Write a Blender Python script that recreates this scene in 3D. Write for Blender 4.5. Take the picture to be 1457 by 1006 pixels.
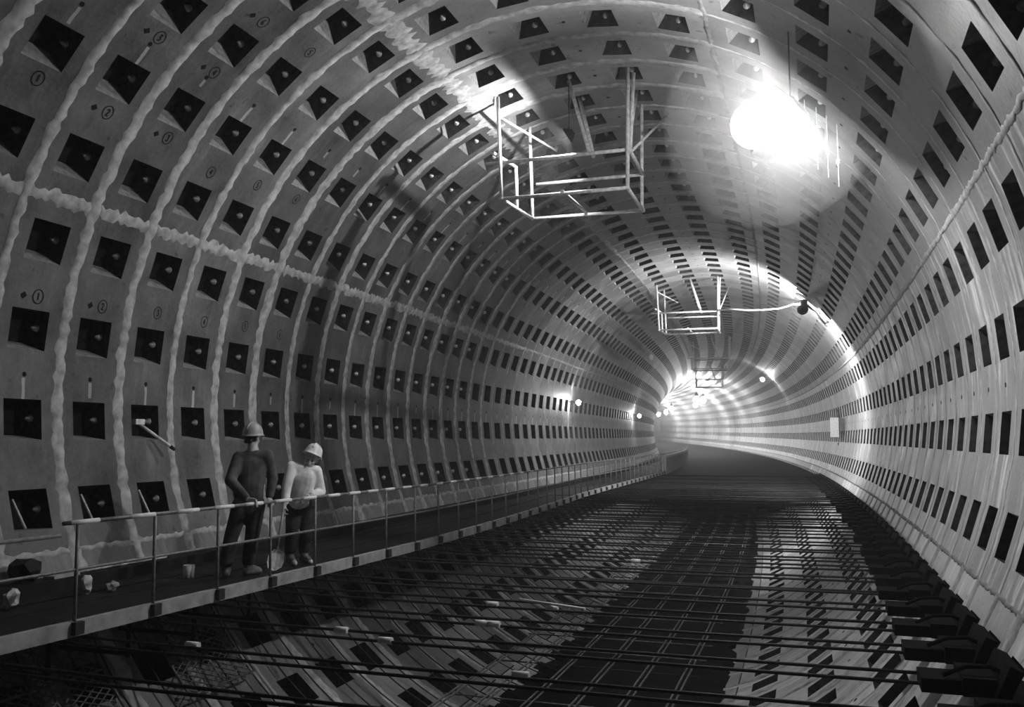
import bpy, bmesh, math, random
from mathutils import Vector, Matrix, Euler
random.seed(7)
PI = math.pi
for o in list(bpy.data.objects):
    bpy.data.objects.remove(o)
COL = bpy.context.scene.collection
SC = bpy.context.scene

# ------------------------------------------------------------------ tunnel frame
R = 5.15            # inner radius of the lining
W = 0.9667          # ring width
S0 = 7.5543         # station of the middle of ring 0
TH0 = 0.3099        # angle of pocket row 0
AL = 2 * PI / 32    # pocket pitch
KH = 0.0022         # the tunnel bends to the left
KV = 0.0001         # and climbs a little


def T(x, s, z):
    """tunnel coordinates (right, station, up) -> world"""
    c = 1 / KH
    a = s * KH
    return Vector((-c + (c + x) * math.cos(a), (c + x) * math.sin(a), KV * s * s / 2 + z))


def frame(s):
    return Matrix.Translation(T(0, s, 0)) @ Matrix.Rotation(s * KH, 4, 'Z')


# ------------------------------------------------------------------ camera
YAW, PITCH, FPX = 0.3503, 0.0970, 1265.65
cy, sy, cp, sp = math.cos(YAW), math.sin(YAW), math.cos(PITCH), math.sin(PITCH)
fw = Vector((-sy * cp, cy * cp, sp))
rt = Vector((cy, sy, 0))
up = rt.cross(fw)
cam = bpy.data.cameras.new('camera')
cam.sensor_fit = 'HORIZONTAL'
cam.sensor_width = 36
cam.lens = 36 * FPX / 1457
cam.clip_start = 0.05
cam.clip_end = 600
camo = bpy.data.objects.new('camera', cam)
COL.objects.link(camo)
m = Matrix((rt, up, -fw)).transposed().to_4x4()
m.translation = Vector((3.3464, 0, -0.6527))
camo.matrix_world = m
SC.camera = camo

# ------------------------------------------------------------------ world, exposure
wd = bpy.data.worlds.new('world')
wd.use_nodes = True
wd.node_tree.nodes['Background'].inputs[0].default_value = (0, 0, 0, 1)
wd.node_tree.nodes['Background'].inputs[1].default_value = 0
SC.world = wd
SC.view_settings.view_transform = 'Standard'
SC.view_settings.look = 'None'
SC.view_settings.gamma = 1
SC.view_settings.exposure = -0.35
SC.view_settings.use_curve_mapping = False
# lamp radiant powers in watts; the lamps themselves are built further down
P_MAIN, P_WORK, P_BACK, P_HOOD = 860, 520, 15, 3300
P_WALL, P_STAR, P_FAR = 150, 300, 9000
HAZE = 0.0032


# ------------------------------------------------------------------ helpers
def mesh_obj(name, verts, faces, mats, parent=None, smooth=None, mi=None):
    me = bpy.data.meshes.new(name)
    me.from_pydata([tuple(v) for v in verts], [], faces)
    for mm in (mats if isinstance(mats, (list, tuple)) else [mats]):
        me.materials.append(mm)
    if mi:
        me.polygons.foreach_set('material_index', mi)
    if smooth is True:
        me.polygons.foreach_set('use_smooth', [True] * len(faces))
    elif smooth:
        me.polygons.foreach_set('use_smooth', smooth)
    me.update()
    o = bpy.data.objects.new(name, me)
    COL.objects.link(o)
    if parent is not None:
        o.parent = parent
    return o


def inst(name, me, parent, mat):
    o = bpy.data.objects.new(name, me)
    COL.objects.link(o)
    o.parent = parent
    o.matrix_local = mat
    return o


def empty(name, loc=(0, 0, 0), label=None, cat=None, group=None, kind=None):
    o = bpy.data.objects.new(name, None)
    COL.objects.link(o)
    o.location = loc
    o.empty_display_size = 0.2
    return tag(o, label, cat, group, kind)


def tag(o, label=None, cat=None, group=None, kind=None):
    if label: o['label'] = label
    if cat: o['category'] = cat
    if group: o['group'] = group
    if kind: o['kind'] = kind
    return o


class MB:
    """collects closed shapes into one mesh"""
    def __init__(s):
        s.v, s.f, s.sm, s.mi = [], [], [], []
        s.m = 0

    def add(s, vs, fs, smooth=False):
        b = len(s.v)
        s.v += [Vector(v) for v in vs]
        s.f += [tuple(i + b for i in f) for f in fs]
        s.sm += [smooth] * len(fs)
        s.mi += [s.m] * len(fs)

    def box(s, c, d, rot=None):
        c = Vector(c)
        vs = []
        for z in (-1, 1):
            for x, y in ((-1, -1), (1, -1), (1, 1), (-1, 1)):
                p = Vector((x * d[0] / 2, y * d[1] / 2, z * d[2] / 2))
                if rot is not None: p = rot @ p
                vs.append(c + p)
        s.add(vs, [(3, 2, 1, 0), (4, 5, 6, 7), (0, 1, 5, 4), (1, 2, 6, 5), (2, 3, 7, 6), (3, 0, 4, 7)])

    def tube(s, pts, r, n=8, caps=True):
        pts = [Vector(p) for p in pts]
        rr = r if isinstance(r, (list, tuple)) else [r] * len(pts)
        vs, fs = [], []
        prev = None
        for i, p in enumerate(pts):
            d = (pts[min(i + 1, len(pts) - 1)] - pts[max(i - 1, 0)]).normalized()
            if prev is None:
                u = d.orthogonal().normalized()
            else:
                u = (prev - d * prev.dot(d)).normalized()
            prev = u
            w = d.cross(u)
            for k in range(n):
                a = 2 * PI * k / n
                vs.append(p + (u * math.cos(a) + w * math.sin(a)) * rr[i])
        for i in range(len(pts) - 1):
            for k in range(n):
                k2 = (k + 1) % n
                fs.append((i * n + k, i * n + k2, (i + 1) * n + k2, (i + 1) * n + k))
        s.add(vs, fs, True)
        if caps:
            b = len(s.v) - len(vs)
            s.f += [tuple(b + k for k in reversed(range(n))), tuple(b + (len(pts) - 1) * n + k for k in range(n))]
            s.sm += [False, False]
            s.mi += [s.m] * 2

    def lathe(s, prof, org, axis, n=16):
        """prof: (radius, height along axis)"""
        axis = Vector(axis).normalized()
        u = axis.orthogonal().normalized()
        w = axis.cross(u)
        org = Vector(org)
        vs, fs = [], []
        for r, h in prof:
            for k in range(n):
                a = 2 * PI * k / n
                vs.append(org + axis * h + (u * math.cos(a) + w * math.sin(a)) * max(r, 1e-4))
        for i in range(len(prof) - 1):
            for k in range(n):
                k2 = (k + 1) % n
                fs.append((i * n + k, i * n + k2, (i + 1) * n + k2, (i + 1) * n + k))
        fs.append(tuple(reversed(range(n))))
        fs.append(tuple((len(prof) - 1) * n + k for k in range(n)))
        s.add(vs, fs, True)

    def ball(s, c, r, n=12, sc=(1, 1, 1), rot=None):
        c = Vector(c)
        k = n // 2
        vs, fs = [], []
        for i in range(k + 1):
            ph = PI * i / k
            for j in range(n):
                a = 2 * PI * j / n
                p = Vector((math.sin(ph) * math.cos(a) * sc[0], math.sin(ph) * math.sin(a) * sc[1], -math.cos(ph) * sc[2])) * r
                if rot is not None: p = rot @ p
                vs.append(c + p)
        for i in range(k):
            for j in range(n):
                j2 = (j + 1) % n
                fs.append((i * n + j, i * n + j2, (i + 1) * n + j2, (i + 1) * n + j))
        s.add(vs, fs, True)

    def build(s, name, mats, parent=None):
        return mesh_obj(name, s.v, s.f, mats, parent, s.sm, s.mi)


# ------------------------------------------------------------------ materials (a black and white world)
def nodes(name):
    mt = bpy.data.materials.new(name)
    mt.use_nodes = True
    nt = mt.node_tree
    return mt, nt, nt.nodes['Principled BSDF'], nt.links


def plain(name, v, rough=0.6, metal=0.0, vary=0.35, scale=14, spec=0.4, bump=0.0):
    mt, nt, bs, L = nodes(name)
    tc = nt.nodes.new('ShaderNodeTexCoord')
    nz = nt.nodes.new('ShaderNodeTexNoise')
    nz.inputs['Scale'].default_value = scale
    nz.inputs['Detail'].default_value = 5
    L.new(tc.outputs['Object'], nz.inputs['Vector'])
    mr = nt.nodes.new('ShaderNodeMapRange')
    mr.inputs[1].default_value = 0.3
    mr.inputs[2].default_value = 0.7
    mr.inputs[3].default_value = v * (1 - vary)
    mr.inputs[4].default_value = v * (1 + vary)
    L.new(nz.outputs[0], mr.inputs[0])
    L.new(mr.outputs[0], bs.inputs['Base Color'])
    bs.inputs['Roughness'].default_value = rough
    bs.inputs['Metallic'].default_value = metal
    bs.inputs['Specular IOR Level'].default_value = spec
    if bump:
        bp = nt.nodes.new('ShaderNodeBump')
        bp.inputs['Strength'].default_value = bump
        bp.inputs['Distance'].default_value = 0.01
        L.new(nz.outputs[0], bp.inputs['Height'])
        L.new(bp.outputs[0], bs.inputs['Normal'])
    return mt


def emit(name, strength, col=1.0):
    mt = bpy.data.materials.new(name)
    mt.use_nodes = True
    nt = mt.node_tree
    nt.nodes.remove(nt.nodes['Principled BSDF'])
    e = nt.nodes.new('ShaderNodeEmission')
    e.inputs[0].default_value = (col, col, col, 1)
    e.inputs[1].default_value = strength
    nt.links.new(e.outputs[0], nt.nodes['Material Output'].inputs[0])
    return mt


def concrete(name, lo, hi, streak, rough=0.55, drip=0, vary=0.25, spec=0.45):
    """segment concrete: blotches, streaks running round the ring, fine speckle, each segment a little different"""
    mt, nt, bs, L = nodes(name)
    N = nt.nodes.new

    def math_(op, a, b=None, c=None):
        n = N('ShaderNodeMath')
        n.operation = op
        for i, q in enumerate((a, b, c)):
            if q is None: continue
            if isinstance(q, (int, float)): n.inputs[i].default_value = q
            else: L.new(q, n.inputs[i])
        return n.outputs[0]

    def noise(vec, scale, detail=4, rough_=0.55):
        n = N('ShaderNodeTexNoise')
        n.inputs['Scale'].default_value = scale
        n.inputs['Detail'].default_value = detail
        n.inputs['Roughness'].default_value = rough_
        L.new(vec, n.inputs['Vector'])
        return n.outputs[0]

    tc = N('ShaderNodeTexCoord')
    oi = N('ShaderNodeObjectInfo')
    sx = N('ShaderNodeSeparateXYZ')
    L.new(tc.outputs['Object'], sx.inputs[0])
    off = math_('MULTIPLY', oi.outputs['Random'], 70.0)
    cb = N('ShaderNodeCombineXYZ')
    L.new(sx.outputs[0], cb.inputs[0]); L.new(sx.outputs[1], cb.inputs[1]); L.new(off, cb.inputs[2])
    cs = N('ShaderNodeCombineXYZ')
    L.new(math_('MULTIPLY', sx.outputs[0], 0.45), cs.inputs[0])
    L.new(math_('ADD', math_('MULTIPLY', sx.outputs[1], 5.0), math_('MULTIPLY', noise(cb.outputs[0], 2.0, 3, 0.5), 0.9)), cs.inputs[1]); L.new(off, cs.inputs[2])
    blot = noise(cb.outputs[0], 1.6, 7, 0.6)
    strk = noise(cs.outputs[0], 1.3, 5, 0.6)
    fine = noise(cb.outputs[0], 22, 4, 0.65)
    spots = noise(cb.outputs[0], 7, 3, 0.5)
    mr = N('ShaderNodeMapRange')
    mr.inputs[1].default_value = 0.32; mr.inputs[2].default_value = 0.70
    mr.inputs[3].default_value = lo; mr.inputs[4].default_value = hi
    L.new(math_('ADD', math_('MULTIPLY', blot, 0.75), math_('MULTIPLY', fine, 0.25)), mr.inputs[0])
    ms = N('ShaderNodeMapRange')
    ms.inputs[1].default_value = 0.50; ms.inputs[2].default_value = 0.66
    ms.inputs[3].default_value = 0; ms.inputs[4].default_value = streak
    L.new(strk, ms.inputs[0])
    mk = N('ShaderNodeMapRange')
    mk.inputs[1].default_value = 0.42; mk.inputs[2].default_value = 0.60
    L.new(noise(cb.outputs[0], 0.9, 5, 0.7), mk.inputs[0])
    v = math_('ADD', mr.outputs[0], math_('MULTIPLY', ms.outputs[0], math_('ADD', 0.25, math_('MULTIPLY', mk.outputs[0], 0.75))))
    md = N('ShaderNodeMapRange')     # small dark chips
    md.inputs[1].default_value = 0.66; md.inputs[2].default_value = 0.74
    md.inputs[3].default_value = 1.0; md.inputs[4].default_value = 0.45
    L.new(spots, md.inputs[0])
    v = math_('MULTIPLY', v, md.outputs[0])
    if drip:
        # lime run below the grout plug in the middle of the segment
        wob = math_('ADD', sx.outputs[1], math_('MULTIPLY', math_('SUBTRACT', blot, 0.5), 0.12))
        a = math_('LESS_THAN', math_('ABSOLUTE', wob), 0.022)
        xx = math_('MULTIPLY', sx.outputs[0], float(drip))
        b = math_('MULTIPLY', math_('GREATER_THAN', xx, 0.04), math_('LESS_THAN', xx, math_('ADD', 0.12, math_('MULTIPLY', oi.outputs['Random'], 0.35))))
        v = math_('ADD', v, math_('MULTIPLY', math_('MULTIPLY', a, b), 0.30))
    v = math_('MULTIPLY', v, math_('ADD', 1 - vary, math_('MULTIPLY', oi.outputs['Random'], 2 * vary)))
    L.new(v, bs.inputs['Base Color'])
    rr = N('ShaderNodeMapRange')
    rr.inputs[3].default_value = rough - 0.15; rr.inputs[4].default_value = rough + 0.2
    L.new(blot, rr.inputs[0])
    L.new(rr.outputs[0], bs.inputs['Roughness'])
    bs.inputs['Specular IOR Level'].default_value = spec
    bp = N('ShaderNodeBump')
    bp.inputs['Strength'].default_value = 0.35
    bp.inputs['Distance'].default_value = 0.012
    L.new(math_('ADD', fine, math_('MULTIPLY', strk, 0.6)), bp.inputs['Height'])
    L.new(bp.outputs[0], bs.inputs['Normal'])
    return mt


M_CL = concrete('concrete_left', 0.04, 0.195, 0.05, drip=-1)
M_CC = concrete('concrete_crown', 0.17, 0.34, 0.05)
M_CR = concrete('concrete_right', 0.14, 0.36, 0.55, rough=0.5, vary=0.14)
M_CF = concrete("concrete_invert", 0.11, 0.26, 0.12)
M_CFM = concrete('concrete_invert_middle_lit', 0.24, 0.46, 0.18)  # lighter copy of the invert concrete, some lamp light put into its tone
M_CFR = concrete('concrete_invert_right_lit', 0.36, 0.60, 0.25)  # lightest copy, the lamplit right side put into its tone
M_POCK = plain('pocket_shade', 0.035, 0.85, vary=0.6, spec=0.05)  # near-black pocket sides, the shade of the recess put into the colour
M_SILL = plain('pocket_sill_lit', 0.26, 0.85, spec=0.1)  # pale side of each pocket, its lit facet put into the colour
M_BACK = plain('pocket_shade_and_plug', 0.012, 0.8, vary=0.5, spec=0.1)  # black pocket backs, recess shade put into the colour; also the grout plug
M_GAP = plain('joint_gap', 0.03, 0.9, spec=0.1)
M_GROUT = plain('grout', 0.42, 0.8, vary=0.4, scale=9, bump=0.6)
M_SEAM = plain('seam_mortar', 0.22, 0.8, vary=0.4, scale=9)
M_GROUTR = plain('grout_right', 0.40, 0.7, vary=0.4, scale=9, bump=0.5)
M_BOLT = plain('bolt_steel', 0.6, 0.45, 0.3)
M_MARK = plain('black_paint', 0.015, 0.8, spec=0.1)
M_REBAR = plain('reinforcing_steel', 0.022, 0.6, 0.0, vary=0.6, scale=30)
M_REBARL = plain('lighter_steel', 0.15, 0.5, 0.4, vary=0.6, scale=12)  # lighter steel tone for long bars, tie bars and panels
M_ANCH = plain('black_steel', 0.007, 0.9, 0.0, vary=0.6, scale=9, spec=0.05)
M_MUD = plain('wet_sludge', 0.006, 0.8, vary=0.8, scale=3, spec=0.08, bump=0.8)
M_SLAB = plain('dark_slab', 0.014, 0.9, vary=0.6, scale=1.5, bump=0.5, spec=0.03)
M_DECK = plain('dark_timber', 0.014, 0.75, vary=0.6, scale=6, spec=0.2, bump=0.4)
M_EDGE = plain('edge_timber', 0.36, 0.7, vary=0.3, scale=7, bump=0.4)
M_RAIL = plain('rail_steel', 0.20, 0.5, 0.2, vary=0.35, scale=20)
M_WHITE = plain('white_paint', 0.85, 0.5, vary=0.12, scale=20)
M_GALV = plain('galvanised_tube', 0.75, 0.5, 0.0, vary=0.3, scale=15)
M_DARK = plain('dark_fitting', 0.03, 0.6, vary=0.4)
M_CABLE = plain('grey_cable', 0.5, 0.6, vary=0.1)
M_PAPER = plain('paper', 0.7, 0.8, vary=0.25, scale=12)
M_SACK = plain('black_sack', 0.012, 0.7, vary=0.5, spec=0.2)
M_SKIN = plain('skin', 0.55, 0.55, vary=0.15, scale=30)
M_HAIR = plain('hair', 0.012, 0.6, vary=0.4, scale=80)
M_JKD = plain('dark_cloth', 0.10, 0.9, vary=0.45, scale=8, spec=0.1, bump=0.5)
M_JKL = plain('light_cloth', 0.92, 0.9, vary=0.25, scale=8, spec=0.1, bump=0.5)
M_TRO = plain('trouser_cloth', 0.045, 0.9, vary=0.55, scale=9, spec=0.1, bump=0.5)
M_BOOT = plain('boot_leather', 0.16, 0.6, vary=0.6, scale=25)
M_HELG = plain('grey_helmet', 0.42, 0.4, vary=0.12)
M_HELW = plain('white_helmet', 0.85, 0.35, vary=0.06)
M_EYE = plain('dark_eye', 0.02, 0.4)

# ------------------------------------------------------------------ large structure: the segment lining
wall_left = empty('wall_left', kind='structure')
ceiling = empty('ceiling', kind='structure')
wall_right = empty('wall_right', kind='structure')
floor = empty('floor', kind='structure')


def seg_geometry():
    """one 45 degree segment: four bolt pockets, a middle plug, recessed joint faces.
    local: x round the ring, y along the tunnel, z outward"""
    v, f, mi, sm = [], [], [], []

    def P(a, d, y):
        return ((R + d) * math.sin(a), y, (R + d) * math.cos(a))

    def quad(p, m_, s=False):
        b = len(v)
        v.extend(p)
        f.append((b, b + 1, b + 2, b + 3))
        mi.append(m_)
        sm.append(s)
    # inner face, shared vertices so that it shades smoothly
    hp = 0.228 / R
    g = 0.011
    A = [-2 * AL + g / R]
    for c in (-1.5, -0.5, 0.5, 1.5):
        A += [c * AL - hp, c * AL + hp]
    A.append(2 * AL - g / R)
    Y = [-W / 2 + g, -0.25, 0.25, W / 2 - g]
    idx = {}
    for i, a in enumerate(A):
        for j, y in enumerate(Y):
            idx[i, j] = len(v)
            v.append(P(a, 0, y))
    for i in range(len(A) - 1):
        for j in range(3):
            if j == 1 and i % 2 == 1:
                continue
            f.append((idx[i, j], idx[i, j + 1], idx[i + 1, j + 1], idx[i + 1, j]))
            mi.append(0)
            sm.append(True)
    # pockets
    D = 0.30
    for c in (-1.5, -0.5, 0.5, 1.5):
        a0, a1 = c * AL - hp, c * AL + hp
        b0, b1 = a0 + 0.085 / R, a1 - 0.02 / R
        y0, y1, z0, z1 = -0.25, 0.25, -0.17, 0.23
        o = [P(a0, 0, y0), P(a0, 0, y1), P(a1, 0, y1), P(a1, 0, y0)]
        k = [P(b0, D, z0), P(b0, D, z1), P(b1, D, z1), P(b1, D, z0)]
        for i in range(4):
            j = (i + 1) % 4
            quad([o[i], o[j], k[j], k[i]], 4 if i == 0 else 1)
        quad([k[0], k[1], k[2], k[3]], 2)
    # joint faces
    e = 0.07
    for i in range(len(A) - 1):
        for y in (Y[0], Y[3]):
            p = [P(A[i], 0, y), P(A[i + 1], 0, y), P(A[i + 1], e, y), P(A[i], e, y)]
            quad(p if y > 0 else p[::-1], 3)
    for a in (A[0], A[-1]):
        p = [P(a, 0, Y[0]), P(a, 0, Y[3]), P(a, e, Y[3]), P(a, e, Y[0])]
        quad(p if a < 0 else p[::-1], 3)
    # bottom of the joint groove
    for i in range(len(A) - 1):
        quad([P(A[i], e, Y[3]), P(A[i + 1], e, Y[3]), P(A[i + 1], e, Y[3] + 2 * g), P(A[i], e, Y[3] + 2 * g)], 3)
    # plug of the grout hole
    n = 10
    b = len(v)
    for k in range(n):
        t = 2 * PI * k / n
        v.append((0.032 * math.cos(t), 0.032 * math.sin(t), R - 0.001))
        v.append((0.026 * math.cos(t), 0.026 * math.sin(t), R - 0.012))
    for k in range(n):
        k2 = (k + 1) % n
        f.append((b + 2 * k, b + 2 * k2, b + 2 * k2 + 1, b + 2 * k + 1)); mi.append(3); sm.append(False)
    f.append(tuple(b + 2 * k + 1 for k in range(n))); mi.append(2); sm.append(False)
    return v, f, mi, sm


SV, SF, SMI, SSM = seg_geometry()


def seg_mesh(name, mat):
    me = bpy.data.meshes.new(name)
    me.from_pydata(SV, [], SF)
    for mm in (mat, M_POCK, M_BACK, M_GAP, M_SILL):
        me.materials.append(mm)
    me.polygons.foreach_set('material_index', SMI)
    me.polygons.foreach_set('use_smooth', SSM)
    me.update()
    return me


def ring_m(row_mid, n):
    """matrix of a segment whose middle lies at pocket row row_mid (may be x.5) of ring n"""
    th = TH0 + AL * row_mid
    return frame(S0 + n * W) @ Matrix.Rotation(th - PI / 2, 4, 'Y')


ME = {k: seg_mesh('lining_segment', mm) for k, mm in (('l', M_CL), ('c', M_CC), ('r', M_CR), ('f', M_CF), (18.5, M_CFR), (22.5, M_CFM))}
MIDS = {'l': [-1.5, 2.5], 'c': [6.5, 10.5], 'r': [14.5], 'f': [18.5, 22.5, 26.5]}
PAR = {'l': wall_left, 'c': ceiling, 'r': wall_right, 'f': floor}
NEAR = {'l': 66, 'c': 66, 'r': 66, 'f': 44}
bolt = MB()
for c in (-1.5, -0.5, 0.5, 1.5):
    a = c * AL
    ax = Vector((0, -1, 0))
    d_ = 0.15
    bolt.lathe([(0.045, 0), (0.045, 0.012), (0.030, 0.013), (0.030, 0.04), (0.018, 0.041), (0.017, 0.07)], ((R + d_) * math.sin(a + 0.006), 0.243, (R + d_) * math.cos(a + 0.006)), ax, 8)
bolt_o = bolt.build('bolt', M_BOLT)
BOLT_ME = bolt_o.data
bpy.data.objects.remove(bolt_o)
for key in 'lcrf':
    for n in range(-4, NEAR[key]):
        for md in MIDS[key]:
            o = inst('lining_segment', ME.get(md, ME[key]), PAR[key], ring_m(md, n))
            if n < 15 and key in 'lc' and n > -3:
                b = inst('bolt', BOLT_ME, o, Matrix.Identity(4))
                b['kind'] = 'stuff'
# rings too far off to tell apart (and those behind the viewpoint): one joined part each
for key in 'lcrf':
    vs, fs, mi = [], [], []
    ns = list(range(-17, -4)) + (list(range(NEAR[key], 178)))
    for n in ns:
        for md in MIDS[key]:
            mm = ring_m(md, n)
            b = len(vs)
            vs += [mm @ Vector(p) for p in SV]
            fs += [tuple(i + b for i in q) for q in SF]
            mi += SMI
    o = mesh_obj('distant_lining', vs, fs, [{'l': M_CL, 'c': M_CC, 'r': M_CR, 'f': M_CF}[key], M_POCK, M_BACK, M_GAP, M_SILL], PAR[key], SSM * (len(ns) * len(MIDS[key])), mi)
    o['kind'] = 'stuff'

# grout smeared over the ring joints: ragged strips a few millimetres proud
def strip_mesh(name, half_deg, wd_, mat, seed, rag=0.35, proud=0.013):
    rnd = random.Random(seed)
    n = int(half_deg * 2 / 0.9)
    v, f, sm = [], [], []
    drift = 0
    for i in range(n + 1):
        a = math.radians(-half_deg + 2 * half_deg * i / n)
        drift = drift * 0.9 + rnd.uniform(-1, 1) * 0.005
        wl = wd_ / 2 * (1 + rnd.uniform(-rag, rag)) + drift
        wr = wd_ / 2 * (1 + rnd.uniform(-rag, rag)) - drift * 0.6
        for y, d in ((-wl, 0.004), (-wl * 0.8, -proud), (wr * 0.8, -proud), (wr, 0.004)):
            rr_ = R + d + 0.0005
            v.append((rr_ * math.sin(a), y, rr_ * math.cos(a)))
    for i in range(n):
        for k in range(3):
            b = i * 4 + k
            f.append((b, b + 1, b + 5, b + 4)); sm.append(True)
    me = bpy.data.meshes.new(name)
    me.from_pydata(v, [], f)
    me.materials.append(mat)
    me.polygons.foreach_set('use_smooth', sm)
    return me


GM = {}
for key, hd, mat, w0, pr in (('l', 45, M_GROUT, 0.17, 0.013), ('c', 22.5, M_GROUT, 0.155, 0.013), ('d', 22.5, M_GROUTR, 0.06, 0.006), ('r', 22.5, M_GROUTR, 0.085, 0.006), ('f', 67.5, M_GROUT, 0.17, 0.013)):
    GM[key] = [strip_mesh('joint_grout', hd, w0 * k, mat, 11 * j + ord(key), 0.35, pr) for j, k in enumerate((1.0, 1.25, 0.85))]
    GM[key + 'far'] = [strip_mesh('joint_grout', hd, 0.045, M_SEAM if key in 'dr' else mat, 99 + j, 0.6, 0.006) for j in range(2)]
GMID = {'l': 0.5, 'c': 6.5, 'd': 10.5, 'r': 14.5, 'f': 22.5}
PAR['d'] = ceiling
NEAR['d'] = NEAR['c']
for key in 'lcdrf':
    for n in range(-4, NEAR[key]):
        lim = {'l': 16, 'c': 20, 'd': 12, 'r': 24, 'f': 18}[key]
        if key in 'rd' and n > 30 and n % 2: continue
        pool = GM[key] if n < lim else GM[key + 'far']
        mm = frame(S0 + (n + 0.5) * W) @ Matrix.Rotation(TH0 + AL * GMID[key] - PI / 2, 4, 'Y')
        inst('joint_grout', pool[random.randrange(len(pool))], PAR[key], mm)


# grout along the lengthwise joints
def long_grout(row, n0, n1, wd_, mat, par, seed):
    rnd = random.Random(seed)
    v, f = [], []
    th = TH0 + AL * row
    k = 0
    s = S0 + n0 * W
    while s < S0 + n1 * W:
        fade = min(1, max(0.25, (S0 + n1 * W - s) / 9))
        a1 = wd_ / 2 * (1 + rnd.uniform(-0.55, 0.6)) * fade / R
        a2 = wd_ / 2 * (1 + rnd.uniform(-0.55, 0.6)) * fade / R
        for a, d in ((-a1, 0), (-a1 * 0.7, -0.009), (a2 * 0.7, -0.009), (a2, 0)):
            t = th + a
            v.append(T(-(R + d) * math.cos(t), s, (R + d) * math.sin(t)))
        s += 0.06
        k += 1
    for i in range(k - 1):
        for j in range(3):
            b = i * 4 + j
            f.append((b, b + 4, b + 5, b + 1))
    return mesh_obj('lengthwise_grout', v, f, mat, par, True)


long_grout(8.5, -3, 60, 0.075, M_SEAM, ceiling, 9)
long_grout(0.5, 18, 60, 0.07, M_SEAM, wall_left, 13)
long_grout(4.5, 17, 60, 0.07, M_SEAM, wall_left, 14)
long_grout(0.5, -3, 24, 0.15, M_GROUT, wall_left, 3)
long_grout(4.5, -2, 22, 0.26, M_GROUT, wall_left, 4)
long_grout(12.5, -2, 34, 0.075, M_GROUTR, wall_right, 5)
long_grout(16.5, -2, 40, 0.05, M_SEAM, wall_right, 6)
long_grout(-3.5, -2, 40, 0.07, M_GROUT, wall_left, 8)

# chalk and paint marks beside the pockets (circled numbers)
DIG = {'1': [[(-.25, .5), (.05, .9), (.05, -.9)]],
       '2': [[(-.4, .5), (-.2, .9), (.2, .9), (.4, .5), (-.4, -.9), (.45, -.9)]],
       '3': [[(-.4, .85), (.4, .85), (0, .2), (.4, -.2), (.3, -.8), (-.1, -.95), (-.4, -.7)]],
       '4': [[(.2, -.9), (.2, .9), (-.45, -.3), (.5, -.3)]],
       '5': [[(.4, .9), (-.3, .9), (-.35, .1), (.2, .2), (.4, -.3), (.2, -.85), (-.4, -.8)]],
       '6': [[(.3, .9), (-.2, .4), (-.4, -.3), (-.1, -.9), (.35, -.6), (.3, -.1), (-.35, -.2)]]}


def mark(row, n, digit, h=0.07, circle=True, dot=False):
    v, f = [], []

    def pt(u, w):   # u along tunnel, w up the ring, metres from the row/ring position
        th = TH0 + AL * row + w / R
        rr_ = R - 0.010
        return T(-rr_ * math.cos(th), S0 + n * W + u, rr_ * math.sin(th))

    def stroke(pl, t):
        for (x0, y0), (x1, y1) in zip(pl, pl[1:]):
            d = math.hypot(x1 - x0, y1 - y0) or 1
            nx, ny = -(y1 - y0) / d * t, (x1 - x0) / d * t
            b = len(v)
            v.extend([pt(x0 + nx, y0 + ny), pt(x1 + nx, y1 + ny), pt(x1 - nx, y1 - ny), pt(x0 - nx, y0 - ny)])
            f.append((b, b + 1, b + 2, b + 3))
    for pl in DIG[digit]:
        stroke([(x * h * 0.62, y * h * 0.62) for x, y in pl], 0.008)
    if circle:
        stroke([(h * math.cos(2 * PI * k / 18), h * 1.15 * math.sin(2 * PI * k / 18)) for k in range(19)], 0.006)
    if dot:
        stroke([(-0.22, -0.03), (-0.17, 0.01)], 0.03)
    mesh_obj('painted_number', v, f, M_MARK, wall_left)


for row, n, d in ((1.62, -1, '1'), (1.6, 0, '2'), (1.62, 1, '3'), (1.45, 2, '4'), (-0.62, 0, '1'), (-0.6, 1, '2'), (-0.55, 2, '3'), (-0.55, 3, '4'),
                  (-0.5, 4, '5'), (-0.52, 5, '6'), (2.62, 0, '3'), (2.6, 1, '4'), (3.45, 1, '6'), (3.5, 2, '5'), (1.55, 3, '5'), (1.6, 4, '6')):
    mark(row + 0.0, n + 0.05, d, dot=(n in (0, 1)))

# fill and slab at the bottom
v, f = [], []
for i in range(0, 60):
    s = -4 + i
    for x in (-1.75, -0.6, 0.5, 1.72):
        v.append(T(x + 0.16 * math.sin(i * 2.7 + x * 3) + 0.08 * math.sin(i * 1.3), s, -4.86 + 0.012 * math.sin(i * 2.3 + x * 5)))
for i in range(59):
    for k in range(3):
        b = i * 4 + k
        f.append((b, b + 1, b + 5, b + 4))
mesh_obj('sludge_bed', v, f, M_MUD, floor, True)
v, f = [], []
for i in range(0, 70):
    s = 43 + i * 2
    for x, z in ((-4.62, -2.42), (-1.5, -2.40), (1.5, -2.40), (4.62, -2.42), (4.62, -2.75), (-4.62, -2.75)):
        v.append(T(x, s, z))
for i in range(69):
    for k in range(6):
        k2 = (k + 1) % 6
        f.append((i * 6 + k, i * 6 + k2, i * 6 + 6 + k2, i * 6 + 6 + k))
f += [(5, 4, 3, 2, 1, 0)]
mesh_obj('concrete_slab', v, f, M_SLAB, floor)
bh = MB()
bh.lathe([(5.6, 0), (5.6, 0.4)], T(0, 178, 0), Matrix.Rotation(178 * KH, 3, 'Z') @ Vector((0, 1, 0)), 32)
tag(bh.build('wall_end', M_CC), kind='structure')


# ------------------------------------------------------------------ lamps
def bulb_mat(power, r):
    return emit('lamp_glow', power / (PI * 4 * PI * r * r))


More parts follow.
